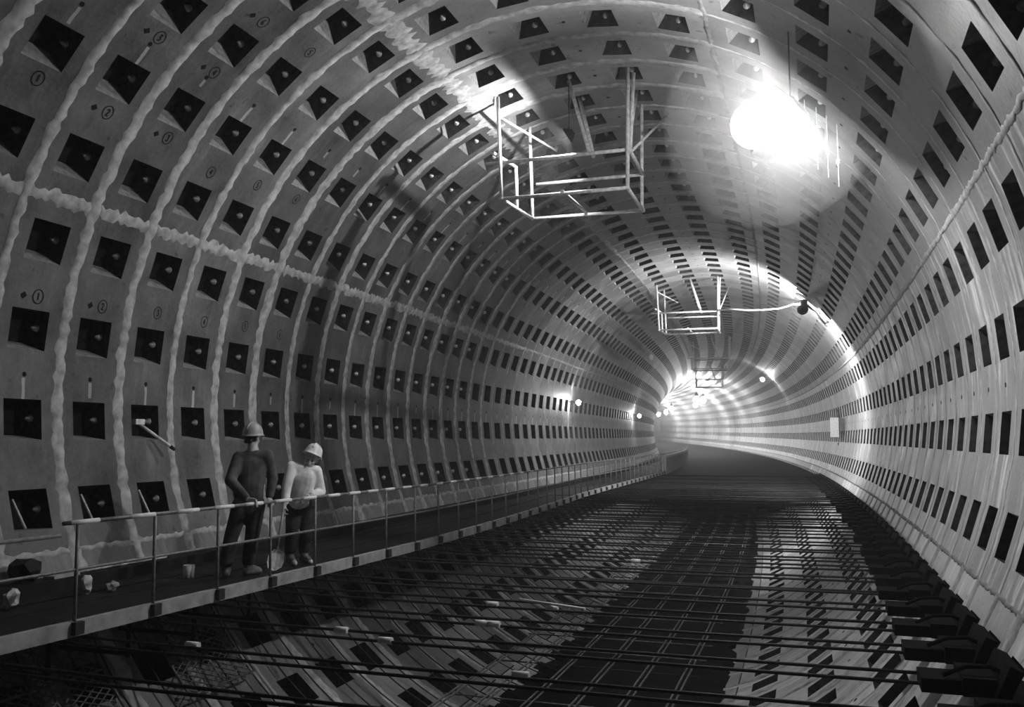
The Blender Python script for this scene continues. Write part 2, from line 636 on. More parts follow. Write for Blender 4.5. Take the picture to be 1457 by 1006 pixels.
def lamp(name, pos, r, power, label, hang=0.5, shade=None, group=None, arm=None):
    """bulb + socket + hanger; pos in tunnel coordinates"""
    root = empty(name, T(*pos), label, 'lamp', group)
    b = MB()
    b.ball((0, 0, 0), r, 16, (1, 1, 1.15))
    b.build('bulb', bulb_mat(power, r), root)
    s_ = MB()
    if arm is None:
        s_.lathe([(r * 0.45, r * 1.05), (r * 0.5, r * 1.1), (r * 0.5, r * 2.2), (r * 0.2, r * 2.5)], (0, 0, 0), (0, 0, 1), 12)
        s_.build('socket', M_DARK, root)
        c = MB()
        c.tube([(0, 0, r * 2.4), (0, 0, hang)], 0.008, 6)
        c.build('cable', M_DARK, root)
    else:
        d = Vector(arm)
        dn = d.normalized()
        s_.lathe([(r * 0.5, r * 0.95), (r * 0.55, r * 1.0), (r * 0.5, r * 1.9), (r * 0.2, r * 2.1)], (0, 0, 0), dn, 12)
        s_.build('socket', M_DARK, root)
        c = MB()
        c.tube([dn * r * 2, d], 0.018, 6)
        c.build('arm', M_DARK, root)
    if shade:
      for axis, rad, dist, depth in (shade if isinstance(shade, list) else [shade]):
        sh = MB()
        t = 0.006
        sh.lathe([(rad * 0.25, dist + depth), (rad * 0.3, dist + depth + t), (rad, dist + t), (rad, dist), (rad * 0.28, dist + depth - t)][::1], (0, 0, 0), axis, 20)
        sh.build('reflector', M_DARK, root)
    return root


to_cam = lambda p: (camo.location - T(*p)).normalized()
mp = (3.07, 10.5, 3.10)
ml = lamp('crown_lamp', mp, 0.10, P_MAIN, 'glaring lamp hanging under the crown right of the near tube frame', 1.10, (Vector((0.77, -0.10, 0.62)), 0.40, 0.092, 0.06))
q = MB()  # added white disc, screens the left wall and widens the lamp's glow
q.lathe([(0.31, -0.03), (0.32, -0.03), (0.30, 0.0), (0.23, 0.02), (0.1, 0.03), (0.1, 0.025), (0.22, 0.012)], (-0.39, 0.135, 0.0), (0, 1, 0), 28)
q.build('added_baffle', M_WHITE, ml)
wp = (-0.36, 13.36, 4.22)
lamp('work_lamp', wp, 0.028, P_WORK, 'small shaded work lamp clamped inside the near hanging tube frame', 0.86, (Vector((0.86, 0.06, 0.50)), 0.14, -0.040, 0.12))
lamp('crown_lamp', (2.6, -6.3, 4.1), 0.10, P_BACK, 'bare lamp under the crown behind the viewpoint', 0.25)
hp_ = (3.36, 29.2, 3.42)
lamp('hooded_lamp', hp_, 0.07, P_HOOD, 'dark hooded lamp at the crown where the pale cable ends', 0.20, [(to_cam(hp_), 0.17, 0.08, 0.08), (Vector((0.72, 0.1, 0.70)), 0.15, 0.078, 0.05)])  # second shade added to keep a hot spot off the lining
lamp('wall_lamp', (-4.72, 33.1, 0.71), 0.085, P_WALL, 'bare wall lamp nearest on the left wall above the railing', arm=(-0.42, 0, 0.05))
lamp('wall_lamp', (-4.72, 53.6, 0.64), 0.10, P_WALL * 1.3, 'second bare wall lamp further along the left wall', arm=(-0.42, 0, 0.05))
lamp('crown_lamp', (3.1, 65.0, 3.41), 0.13, P_STAR, 'star bright lamp at the right of the crown, right of the third tube frame', 0.5)
ordn = ('first', 'second', 'third', 'fourth', 'fifth', 'sixth')
for k, (x, s, z) in enumerate(((-0.9, 90, 2.9), (0.6, 102, 3.3), (1.2, 117, 3.2), (-0.5, 131, 3.0), (0.6, 146, 2.8), (1.5, 160, 2.6))):
    lamp('crown_lamp', (x, s, z), 0.30, P_FAR / 3, ordn[k] + ' nearest blazing lamp in the white glow at the tunnel end', 1.6)

# haze in the tunnel air
v, f = [], []
NS, NA = 38, 20
for i in range(NS):
    s = -8 + i * 5
    for k in range(NA):
        a = 2 * PI * k / NA
        v.append(T(5.8 * math.cos(a), s, 5.8 * math.sin(a)))
for i in range(NS - 1):
    for k in range(NA):
        k2 = (k + 1) % NA
        f.append((i * NA + k, i * NA + k2, (i + 1) * NA + k2, (i + 1) * NA + k))
f.append(tuple(reversed(range(NA))))
f.append(tuple((NS - 1) * NA + k for k in range(NA)))
mt = bpy.data.materials.new('tunnel_haze')
mt.use_nodes = True
nt = mt.node_tree
nt.nodes.remove(nt.nodes['Principled BSDF'])
vsn = nt.nodes.new('ShaderNodeVolumeScatter')
vsn.inputs['Color'].default_value = (1, 1, 1, 1)
vsn.inputs['Density'].default_value = HAZE
vsn.inputs['Anisotropy'].default_value = 0.3
nt.links.new(vsn.outputs[0], nt.nodes['Material Output'].inputs['Volume'])
if HAZE > 0:
    hz = mesh_obj('haze', v, f, mt)
    bm = bmesh.new(); bm.from_mesh(hz.data); bmesh.ops.recalc_face_normals(bm, faces=bm.faces); bm.to_mesh(hz.data); bm.free()
    tag(hz, 'thin pale haze filling the air of the tunnel', 'haze', None, 'stuff')

mt2 = mt.copy()
mt2.name = 'lamp_halo'
for nd in mt2.node_tree.nodes:
    if nd.type == 'VOLUME_SCATTER':
        nd.inputs['Density'].default_value = 0.06
b = MB()
b.ball(T(mp[0] - 0.25, mp[1] + 0.1, mp[2]), 1.25, 32)  # added ball of denser haze, makes the soft glow around the lamp
tag(b.build('lamp_halo', mt2), 'pale mist of added haze around the glaring lamp under the crown', 'halo', None, 'stuff')

# ------------------------------------------------------------------ walkway along the left wall
EDGE = [(-4, -3.1), (5, -3.05), (8, -2.9), (13, -2.70), (17, -2.75), (21, -2.9), (26, -3.1), (30, -3.05), (36, -2.85), (44, -2.5), (60, -2.25), (70, -2.2)]


def edge_x(s):
    for (s0, x0), (s1, x1) in zip(EDGE, EDGE[1:]):
        if s <= s1:
            return x0 + (x1 - x0) * (s - s0) / (s1 - s0)
    return EDGE[-1][1]


def sweep(mb, s0, s1, x0, x1, z0, z1, step=1.2, rel=True):
    """box swept along the walkway edge; x0,x1 offsets from the edge (rel) or absolute"""
    n = max(1, int(math.ceil((s1 - s0) / step)))
    vs, fs = [], []
    for i in range(n + 1):
        s = s0 + (s1 - s0) * i / n
        e = edge_x(s) if rel else 0
        for x, z in ((x0, z0), (x1, z0), (x1, z1), (x0, z1)):
            vs.append(T(e + x, s, z))
    for i in range(n):
        for k in range(4):
            k2 = (k + 1) % 4
            fs.append((i * 4 + k, i * 4 + k2, i * 4 + 4 + k2, i * 4 + 4 + k))
    fs += [(3, 2, 1, 0), (n * 4, n * 4 + 1, n * 4 + 2, n * 4 + 3)]
    mb.add(vs, fs)


ZD = -2.26
walk = empty('walkway', T(-3.5, 6, ZD), 'dark plank walkway with a pale edge board along the left wall', 'walkway')
WI = Matrix.Translation(-walk.location)


def child(o, root):
    o.parent = root
    o.matrix_local = Matrix.Translation(-root.location)
    return o


s = 1.0
rnd = random.Random(5)
while s < 66:
    for k in range(5):
        x1 = -0.07 - k * 0.36
        b = MB()
        dz = rnd.uniform(-0.008, 0.006)
        sweep(b, s + 0.01, min(s + 4.0, 66), max(x1 - 0.345, -1.9), x1, ZD - 0.045 + dz, ZD + dz)
        child(b.build('deck_plank', M_DECK), walk)
    s += 4.0
s = 4.4
while s < 44:
    b = MB()
    sweep(b, s + 0.006, s + 1.855, -0.065, 0.0, ZD - 0.12, ZD + 0.015, 0.95)
    child(b.build('edge_board', M_EDGE), walk)
    s += 1.86
posts = [5.35 + 0.93 * k for k in range(42)]
for s in posts:
    e = edge_x(s)
    b = MB()
    zt = -math.sqrt(max(0, R * R - (e + 0.02) ** 2)) + 0.05
    zt = -math.sqrt(max(0, R * R - (e - 0.28) ** 2)) + 0.05
    b.tube([T(e - 0.3, s, ZD - 0.06), T(e - 0.3, s, -2.78)], 0.022, 6)
    b.tube([T(e - 0.02, s, -2.345), T(-4.5, s, -2.345)], 0.03, 6)
    b.tube([T(e - 0.3, s, -2.75), T(-4.2, s, -2.75)], 0.024, 6)
    child(b.build('trestle', M_ANCH), walk)
    if s > 8.2: break
b = MB()
sweep(b, 1.0, 66, -4.75, -4.42, ZD - 0.02, -2.13, 1.5, rel=False)
child(b.build('cable_trough', M_DECK), walk)

rail = empty('railing', T(-2.95, 6.2, ZD), 'thin steel railing with white banded top rail along the walkway', 'railing')
ZR, ZM = -1.385, -1.80


def along(s0, s1, z, dx=-0.03, step=0.8):
    n = max(1, int((s1 - s0) / step))
    return [T(edge_x(s0 + (s1 - s0) * i / n) + dx, s0 + (s1 - s0) * i / n, z) for i in range(n + 1)]


b = MB(); b.tube(along(6.12, 68, ZR), 0.019, 8)
top = child(b.build('top_rail', M_RAIL), rail)
b = MB(); b.tube(along(3.5, 6.10, ZR - 0.10), 0.019, 8)
child(b.build('top_rail', M_RAIL), rail)
b = MB(); b.tube(along(3.5, 44, ZM), 0.015, 8)
child(b.build('mid_rail', M_RAIL), rail)
for s in posts:
    b = MB()
    e = edge_x(s) - 0.012
    b.tube([T(e, s - 0.01, ZD - 0.1), T(e - 0.02, s, ZR - 0.015)], 0.0165, 8)
    p = child(b.build('post', M_RAIL), rail)
    b = MB()
    b.box(T(e + 0.025, s, ZD - 0.045), (0.07, 0.10, 0.11))
    c = b.build('foot_clamp', M_DARK, p)
bands = [6.35, 7.04, 7.66, 8.22, 8.74, 9.30, 9.86, 10.42, 10.95, 11.45, 11.95, 12.5, 13.1, 13.75, 14.4, 15.05, 15.7, 16.4, 17.1, 17.9, 18.7, 19.6]
for i, s in enumerate(bands):
    hl = 0.16 if i < 6 else 0.14
    b = MB()
    b.tube(along(s - hl, s + hl, ZR, step=0.15), 0.0225, 10)
    b.build('white_band', M_WHITE, top)
# plinth under the far end of the railing, rounded at its end
v, f = [], []
prof = [(-0.28, -2.5), (0.02, -2.5), (0.02, -1.62), (-0.05, -1.52), (-0.21, -1.52), (-0.28, -1.62)]
path = []
for i in range(22):
    s = 44 + i * 1.1
    path.append((edge_x(s), s, 1.0))
for i in range(1, 7):
    a = PI / 2 * i / 6
    path.append((edge_x(67.1) , 67.1 + 0.5 * math.sin(a), max(0.12, math.cos(a))))
for x, s, k in path:
    for px, pz in prof:
        v.append(T(x - 0.13 + (px + 0.13) * k, s, pz))
n = len(path)
for i in range(n - 1):
    for k in range(6):
        k2 = (k + 1) % 6
        f.append((i * 6 + k, i * 6 + k2, i * 6 + 6 + k2, i * 6 + 6 + k))
f += [(5, 4, 3, 2, 1, 0), tuple((n - 1) * 6 + k for k in range(6))]
tag(mesh_obj('plinth', v, f, M_EDGE), 'pale rounded concrete plinth under the far end of the railing', 'plinth')

# ------------------------------------------------------------------ reinforcement over the invert
mat_ = empty('reinforcement_mat', T(0.5, 8, -2.4), 'dark steel reinforcement of paired cross bars spanning the tunnel bottom', 'reinforcement')
rnd = random.Random(12)
sk = [7.32 + W * k for k in range(-5, 37)]
for s in sk:
    for d in (-0.13, 0.13):
        x0 = -4.35 + rnd.uniform(0, 0.3)
        z = -2.41 + rnd.uniform(-0.015, 0.015)
        b = MB()
        ds = rnd.uniform(-0.03, 0.03)
        b.tube([T(x0 + (4.3 - x0) * i / 4, s + d + ds + rnd.uniform(-0.012, 0.012), z + (-0.02 if 0 < i < 4 else 0) + rnd.uniform(-0.006, 0.006)) for i in range(5)], 0.0155, 6)
        child(b.build('cross_bar', M_REBAR), mat_)
    # anchor at the right end
    b = MB()
    rot = Matrix.Rotation(s * KH, 3, 'Z')
    b.box(T(4.06 + rnd.uniform(-0.06, 0.06), s, -2.41), (0.34, 0.34, 0.10), rot)
    b.box(T(4.28, s + 0.02, -2.39), (0.22, 0.48, 0.13), rot)
    b.box(T(4.44, s, -2.36), (0.09, 0.62, 0.30), rot @ Matrix.Rotation(0.42, 3, 'Y'))
    b.tube([T(4.05, s - 0.12, -2.34), T(4.2, s - 0.12, -2.27), T(4.36, s - 0.1, -2.26), T(4.44, s - 0.1, -2.30)], 0.018, 6)
    child(b.build('end_anchor', M_ANCH), mat_)
for n in range(-4, 30):
    for d in (-0.22, 0.2):
        b = MB()
        pts = []
        s = S0 + n * W + d + rnd.uniform(-0.04, 0.04)
        for i in range(20):
            th = TH0 + AL * (-4.2 - 5.2 * i / 19)
            pts.append(T(-(R - 0.13) * math.cos(th), s, (R - 0.13) * math.sin(th)))
        b.tube(pts, 0.011, 5)
        child(b.build('hoop_bar', M_REBAR), mat_)
for x in (-1.45, -0.92, -0.35, 0.22, 0.82, 1.38):
    for d in (-0.035, 0.035):
        b = MB()
        b.tube([T(x + d, 2 + i * 2.4, -4.0 + rnd.uniform(-0.01, 0.01)) for i in range(17)], 0.014, 6)
        child(b.build('long_bar', M_REBARL), mat_)
for k in range(36):
    s = 4.5 + 0.9667 * k
    b = MB()
    b.tube([T(-1.6, s, -4.03), T(1.55, s + rnd.uniform(-0.04, 0.04), -4.03)], 0.012, 6)
    child(b.build('tie_bar', M_REBARL if k % 3 else M_REBAR), mat_)
for x, s in ((1.09, 6.48), (0.13, 8.25), (-0.41, 7.27), (0.7, 12.74), (-1.9, 6.58), (0.25, 8.12), (-0.12, 9.11), (0.55, 8.95), (-1.0, 7.45)):
    sn = min(sk, key=lambda q: min(abs(q - 0.13 - s), abs(q + 0.13 - s)))
    sb = sn - 0.13 if abs(sn - 0.13 - s) < abs(sn + 0.13 - s) else sn + 0.13
    b = MB()
    b.tube([T(x - 0.065, sb, -2.415), T(x + 0.065, sb, -2.415)], 0.031, 8)
    c = child(b.build('tape_sleeve', M_WHITE), mat_)
    c['label'] = 'short white tape sleeve on a bar'
for s0, s1 in ((9.0, 9.0),):
    b = MB()
    b.tube([T(0.15, 9.25, -2.37), T(0.95, 8.95, -2.37)], 0.016, 6)
    child(b.build('loose_bar', M_WHITE), mat_)


# expanded metal panels lying on the hoops under the walkway
def mesh_panel(s0, s1, t0, t1, label):
    v, f = [], []
    rr_ = R - 0.20
    p = 0.075

    def P(u, w):
        th = TH0 + AL * w
        return T(-rr_ * math.cos(th), u, rr_ * math.sin(th))
    b = MB()
    nu = int((s1 - s0) / p)
    da = p * 0.55 / R / AL
    nw = int((t1 - t0) / da)
    for i in range(nu):
        for j in range(nw):
            if (i + j) % 2: continue
            u, w = s0 + i * p, t0 + j * da
            for (a, c) in (((u, w), (u + p, w + da)), ((u + p, w), (u, w + da)) if False else ((u, w), (u + p, w - da))):
                A, B = P(*a), P(*c)
                d = (B - A).normalized()
                nn = Vector((0.6, 0, 0.8)).cross(d).normalized() * 0.006
                up_ = Vector((0.6, 0, 0.8)) * 0.012
                b.add([A - nn, B - nn, B + nn, A + nn, A - nn + up_, B - nn + up_, B + nn + up_, A + nn + up_],
                      [(3, 2, 1, 0), (4, 5, 6, 7), (0, 1, 5, 4), (2, 3, 7, 6)])
    for w in (t0, (t0 + t1) / 2, t1):
        b.tube([P(s0 + (s1 - s0) * i / 6, w) for i in range(7)], 0.014, 6)
    for u in (s0, (s0 + s1) / 2, s1):
        b.tube([P(u, t0 + (t1 - t0) * i / 6) for i in range(7)], 0.014, 6)
    tag(b.build('mesh_panel', M_REBARL), label, 'mesh panel')


mesh_panel(6.2, 7.6, -5.6, -4.3, 'expanded metal panel lying under the near end of the walkway')
mesh_panel(8.5, 9.7, -5.6, -4.4, 'second expanded metal panel lying under the walkway below the men')


# ------------------------------------------------------------------ hanging tube frames
def cage(s0, label, dz=0.0):
    root = empty('tube_cage', T(-0.45, s0, 3.26), label, 'tube frame', 'tube frames hung from the crown')

    def tube(name, a, c, r=0.031):
        b = MB()
        b.tube([T(a[0], s0 + a[1], a[2] + dz), T(c[0], s0 + c[1], c[2] + dz)], r, 8)
        child(b.build(name, M_GALV), root)
    zb, zu = 3.26, 3.88
    L_, R_ = -1.5, 0.58
    tube('hanger', (-1.57, 0, 4.99), (L_, 0, zb))
    tube('hanger', (0.61, 0, 5.2), (R_, 0, zb), 0.032)
    tube('hanger', (-1.45, 1.40, 5.02), (-1.40, 1.42, zb))
    tube('hanger', (0.58, 1.40, 5.2), (0.55, 1.45, zb))
    tube('hanger', (-0.41, 0.2, 5.2), (-0.03, 0.05, zu))
    tube('hanger', (-0.41, 0.92, 5.2), (0.02, 0.1, zu - 0.03))
    tube('hanger', (0.68, 0.12, 5.15), (0.62, 0.06, zu))
    tube('lower_rail', (L_ - 0.03, 0, zb), (R_ + 0.03, 0, zb))
    tube('lower_rail', (-1.43, 1.42, zb), (0.6, 1.45, zb))
    tube('lower_rail', (L_, -0.03, zb), (-1.40, 1.45, zb))
    tube('lower_rail', (R_, -0.03, zb), (0.56, 1.5, zb))
    tube('lower_rail', (-0.47, -0.04, zb + 0.03), (-0.42, 1.5, zb + 0.03))
    tube('upper_rail', (-1.78, 0.03, zu), (0.62, 0.03, zu))
    tube('upper_rail', (-1.33, 1.42, zu), (0.6, 1.42, zu))
    tube('upper_rail', (0.61, -0.03, zu), (0.58, 1.5, zu))
    tube('upper_rail', (-1.62, -0.1, 4.02), (-1.48, 0.72, 4.0))
    tube('upright', (-1.48, 0.70, 4.0), (-1.46, 0.70, zb))
    tube('brace', (-1.55, 0.02, 4.66), (-0.95, 1.4, 4.45), 0.02)
    tube('brace', (0.94, 2.05, 5.12), (0.62, 0.1, zu - 0.02), 0.024)
    tube('brace', (0.6, 0.9, 5.2), (0.61, 0.1, 4.05), 0.018)


cage(13.35, 'nearest tube frame hung from the crown, large and pale')
cage(32.0, 'second tube frame hung from the crown, with the cable behind it', 0.0)
cage(51.6, 'third tube frame hung from the crown, dark against the glow', 0.0)
cage(71.5, 'fourth and smallest tube frame hung from the crown')

# cable from the second frame to the hooded lamp
b = MB()
pts = [(0.6, 32.0, 3.9), (1.08, 31, 3.78), (1.55, 31, 3.73), (2.12, 31, 3.71), (2.7, 31, 3.74), (3.15, 30.6, 3.81), (3.55, 30.0, 3.66)]
b.tube([T(*p) for p in pts], 0.028, 8)
tag(b.build('power_cable', M_CABLE), 'pale sagging cable running from the second tube frame to the hooded lamp', 'cable')
# lamp bracket tube under the hood
b = MB()
b.tube([T(3.40, 29.3, 3.66), T(3.72, 29.3, 3.36), T(4.02, 29.3, 2.96)], 0.035, 8)
b.tube([T(4.02, 29.3, 2.96), T(4.13, 29.35, 3.03)], 0.035, 8)
b.box(T(3.40, 29.3, 3.64), (0.22, 0.2, 0.2))
tag(b.build('lamp_bracket', M_DARK), 'black bent tube bracket on the crown by the hooded lamp', 'bracket')

# four thin wires with insulators to the right of the glaring lamp
for i, (x, z) in enumerate(((3.23, 3.55), (3.38, 3.38), (3.51, 3.25), (3.64, 3.11))):
    zt = math.sqrt(R * R - x * x) + 0.02
    w_ = empty('hanging_wire', T(x, 12.5, zt), ('first', 'second', 'third', 'fourth')[i] + ' thin wire with a pale insulator, counted rightwards from the glaring lamp', 'wire', 'wires with insulators by the glaring lamp')
    b = MB(); b.tube([T(x, 12.5, zt), T(x, 12.5, z - 0.35)], 0.006, 6)
    child(b.build('wire', M_GALV), w_)
    b = MB(); b.lathe([(0.012, -0.03), (0.03, -0.02), (0.02, 0), (0.03, 0.02), (0.012, 0.03)], T(x, 12.5, z), (0, 0, 1), 10)
    child(b.build('insulator', M_WHITE), w_)

# white globe and white board
b = MB(); b.ball(T(-3.42, 46.9, 3.58), 0.14, 14, (1, 1, 1.2))
g = b.build('globe_lamp', M_WHITE)
tag(g, 'unlit white globe on the left wall high above the railing', 'lamp')
b = MB(); b.tube([T(-3.53, 46.9, 3.70), T(-3.53, 46.9, 3.73)], 0.02, 6)
b.build('stem', M_DARK, g)
b = empty('sign_board', T(5.0, 39.4, -0.2), 'blank white upright board fixed to the right wall', 'board')
q = MB(); q.box(T(4.93, 39.4, -0.2), (0.34, 0.03, 0.82), Matrix.Rotation(39.4 * KH, 3, 'Z'))
child(q.build('panel', M_WHITE), b)
q = MB()
q.box(T(5.11, 39.42, -0.2), (0.06, 0.06, 1.5)); q.box(T(5.12, 39.42, 0.5), (0.12, 0.1, 0.1)); q.box(T(5.1, 39.42, -0.9), (0.12, 0.1, 0.1))
child(q.build('mounting_rail', M_DARK), b)

# ------------------------------------------------------------------ small things at the left
b = empty('lever_bar', T(-5.13, 9.41, -0.46), 'pale lever bar sticking out of a pocket left of the men', 'bar')
q = MB(); q.tube([T(-5.16, 9.36, -0.42), T(-4.93, 9.75, -0.74)], 0.022, 8)
child(q.build('shaft', M_GALV), b)
q = MB(); q.tube([T(-4.93, 9.75, -0.74), T(-4.89, 9.80, -0.785)], 0.026, 8)
child(q.build('grip', M_DARK), b)
q = MB(); q.box(T(-5.14, 9.36, -0.42), (0.10, 0.16, 0.07)); child(q.build('head', M_GALV), b)
for k, n in enumerate((0, 1, 2)):
    th = TH0 - 3 * AL
    x, z = -R * math.cos(th), R * math.sin(th)
    s = S0 + n * W
    q = MB(); q.tube([T(x - 0.12, s - 0.14, z + 0.12), T(x + 0.01, s - 0.06, z - 0.20)], 0.014, 6)
    tag(q.build('steel_pin', M_GALV), ['pale steel pin leaning in the lowest pocket at the near end of the left wall', 'pale steel pin leaning in the second lowest-row pocket of the left wall',
                                       'pale steel pin leaning in the third lowest-row pocket of the left wall'][k], 'pin', 'pins in the lowest pockets')


def crumple(name, p, r, mat, label, cat, seed, sc=(1, 1, 0.7)):
    rnd2 = random.Random(seed)
    bm = bmesh.new()
    bmesh.ops.create_icosphere(bm, subdivisions=2, radius=r)
    for vv in bm.verts:
        vv.co *= 1 + rnd2.uniform(-0.3, 0.25)
        vv.co = Vector((vv.co.x * sc[0], vv.co.y * sc[1], vv.co.z * sc[2]))
    zmin = min(vv.co.z for vv in bm.verts)
    for vv in bm.verts: vv.co.z -= zmin
    me = bpy.data.meshes.new(name)
    bm.to_mesh(me); bm.free()
    me.materials.append(mat)
    o = bpy.data.objects.new(name, me)
    COL.objects.link(o)
    o.location = T(*p)
    return tag(o, label, cat)


crumple('crumpled_paper', (-4.05, 6.55, ZD), 0.085, M_PAPER, 'crumpled pale paper on the walkway nearest the viewer', 'paper', 1, (0.8, 1, 1.1))
crumple('crumpled_paper', (-4.0, 7.43, ZD), 0.07, M_PAPER, 'crumpled pale paper lying upright on the walkway left of the men', 'paper', 2, (0.6, 0.9, 1.3))
crumple('crumpled_rag', (-3.9, 7.68, ZD), 0.07, M_EDGE, 'small grey rag beside the crumpled paper on the walkway', 'rag', 3, (0.8, 1.1, 0.8))
crumple('sack', (-4.575, 7.18, -2.128), 0.15, M_SACK, 'black lumpy sack against the left wall at the near end', 'sack', 4, (0.8, 1.2, 0.85))
b = MB(); b.lathe([(0.055, 0), (0.06, 0.01), (0.066, 0.15), (0.06, 0.152), (0.052, 0.02)], T(-3.75, 8.72, ZD), (0, 0, 1), 14)
tag(b.build('tin_can', M_PAPER), 'small pale tin standing on the walkway left of the men', 'tin')
b = MB(); b.tube([T(-4.56, 7.85, -2.11), T(-4.52, 9.25, -2.11)], 0.018, 8)
tag(b.build('thin_pipe', M_GALV), 'thin pale pipe lying along the foot of the left wall', 'pipe')
b = MB(); b.box(T(-4.53, 7.62, -2.112), (0.15, 0.36, 0.03), Matrix.Rotation(0.05, 3, 'Z'))
tag(b.build('board_offcut', M_EDGE), 'short pale board lying by the wall beside the black sack', 'board')


# ------------------------------------------------------------------ the two men
def cap_shape(bm, p0, r0, p1, r1, flat=None, n=14):
    p0, p1 = Vector(p0), Vector(p1)
    d = p1 - p0
    Ln = d.length
    ax = d.normalized() if Ln > 1e-6 else Vector((0, 0, 1))
    if flat is not None:
        u = Vector(flat[0]); u = (u - ax * u.dot(ax)).normalized(); k = flat[1]
    else:
        u = ax.orthogonal().normalized(); k = 1
    w = ax.cross(u)
    prof = []
    for i in range(5):
        a = PI / 2 * (1 - i / 4)
        prof.append((r0 * math.cos(a), -r0 * math.sin(a)))
    for i in range(5):
        a = PI / 2 * i / 4
        prof.append((r1 * math.cos(a), Ln + r1 * math.sin(a)))
    rings = []
    for r, h in prof:
        r = max(r, 0.0015)
        rings.append([bm.verts.new(p0 + ax * h + u * (r * math.cos(2 * PI * j / n)) + w * (r * k * math.sin(2 * PI * j / n))) for j in range(n)])
    for a, c in zip(rings, rings[1:]):
        for j in range(n):
            j2 = (j + 1) % n
            bm.faces.new((a[j], a[j2], c[j2], c[j]))
    bm.faces.new(rings[0][::-1])
    bm.faces.new(rings[-1])


def ell_shape(bm, c, rad, rot=None, n=16):
    mm = Matrix.Translation(Vector(c)) @ ((rot or Matrix.Identity(3)).to_4x4()) @ Matrix.Diagonal((rad[0], rad[1], rad[2], 1))
    bmesh.ops.create_uvsphere(bm, u_segments=n, v_segments=n // 2, radius=1, matrix=mm)


def body(name, shapes, voxel, mat, parent=None, smooth=4):
    bm = bmesh.new()
    for sh in shapes:
        if sh[0] == 'c': cap_shape(bm, *sh[1:])
        else: ell_shape(bm, *sh[1:])
    bmesh.ops.recalc_face_normals(bm, faces=bm.faces)
    me = bpy.data.meshes.new(name)
    bm.to_mesh(me); bm.free()
    o = bpy.data.objects.new(name, me)
    COL.objects.link(o)
    r = o.modifiers.new('r', 'REMESH'); r.mode = 'VOXEL'; r.voxel_size = voxel; r.use_smooth_shade = True
    if smooth:
        q_ = o.modifiers.new('s', 'SMOOTH'); q_.iterations = smooth; q_.factor = 0.5
    dg = bpy.context.evaluated_depsgraph_get()
    me2 = bpy.data.meshes.new_from_object(o.evaluated_get(dg))
    o.modifiers.clear()
    o.data = me2
    me2.name = name
    me2.materials.clear()
    me2.materials.append(mat)
    me2.polygons.foreach_set('use_smooth', [True] * len(me2.polygons))
    if parent is not None: o.parent = parent
    return o


def basis(fwd, upv):
    f_ = Vector(fwd).normalized()
    u_ = Vector(upv); u_ = (u_ - f_ * u_.dot(f_)).normalized()
    r_ = f_.cross(u_)
    return Matrix((r_, f_, u_)).transposed()   # columns: right, forward, up


def hand(shapes, wrist, d, side, curl):
    """palm, four unequal bent fingers and a thumb; d = pointing direction, side = thumb side, curl = closing direction"""
    wrist, d, side, curl = Vector(wrist), Vector(d).normalized(), Vector(side).normalized(), Vector(curl).normalized()
    pal = wrist + d * 0.085
    shapes.append(('c', wrist, 0.026, wrist + d * 0.03, 0.028, (side, 0.75)))
    shapes.append(('c', wrist + d * 0.03, 0.036, pal, 0.040, (side, 0.5)))
    for i, ln in enumerate((0.066, 0.075, 0.070, 0.055)):
        b0 = pal + side * (0.030 - 0.020 * i) + d * 0.012
        k1 = b0 + (d * 0.85 + curl * 0.5).normalized() * ln * 0.5
        k2 = k1 + (d * 0.2 + curl).normalized() * ln * 0.35
        k3 = k2 + (-d * 0.5 + curl * 0.8).normalized() * ln * 0.28
        shapes.append(('c', b0, 0.0105, k1, 0.010))
        shapes.append(('c', k1, 0.010, k2, 0.0092))
        shapes.append(('c', k2, 0.0092, k3, 0.008))
    t0 = wrist + d * 0.035 + side * 0.03
    t1 = t0 + (d * 0.6 + side * 0.7 + curl * 0.2).normalized() * 0.04
    t2 = t1 + (d * 0.5 + curl * 0.9).normalized() * 0.035
    shapes.append(('c', t0, 0.014, t1, 0.012))
    shapes.append(('c', t1, 0.012, t2, 0.010))


def head_shapes(c, B):
    """skull, jaw, nose, ears, brow and lips; B columns right, forward, up"""
    c = Vector(c)
    P_ = lambda x, y, z: c + B @ Vector((x, y, z))
    return [('e', P_(0, -0.01, 0.03), (0.077, 0.095, 0.095), B),
            ('e', P_(0, 0.028, -0.055), (0.056, 0.062, 0.066), B),
            ('c', P_(0, 0.092, 0.005), 0.010, P_(0, 0.108, -0.034), 0.016),
            ('e', P_(0, 0.080, 0.028), (0.052, 0.014, 0.012), B),
            ('e', P_(0, 0.086, -0.070), (0.024, 0.009, 0.007), B),
            ('e', P_(0, 0.082, -0.082), (0.020, 0.010, 0.007), B),
            ('e', P_(0, 0.070, -0.108), (0.024, 0.018, 0.015), B),
            ('e', P_(0.079, -0.012, -0.010), (0.012, 0.022, 0.033), B),
            ('e', P_(-0.079, -0.012, -0.010), (0.012, 0.022, 0.033), B),
            ('e', P_(0.040, 0.060, -0.028), (0.020, 0.020, 0.016), B),
            ('e', P_(-0.040, 0.060, -0.028), (0.020, 0.020, 0.016), B)]


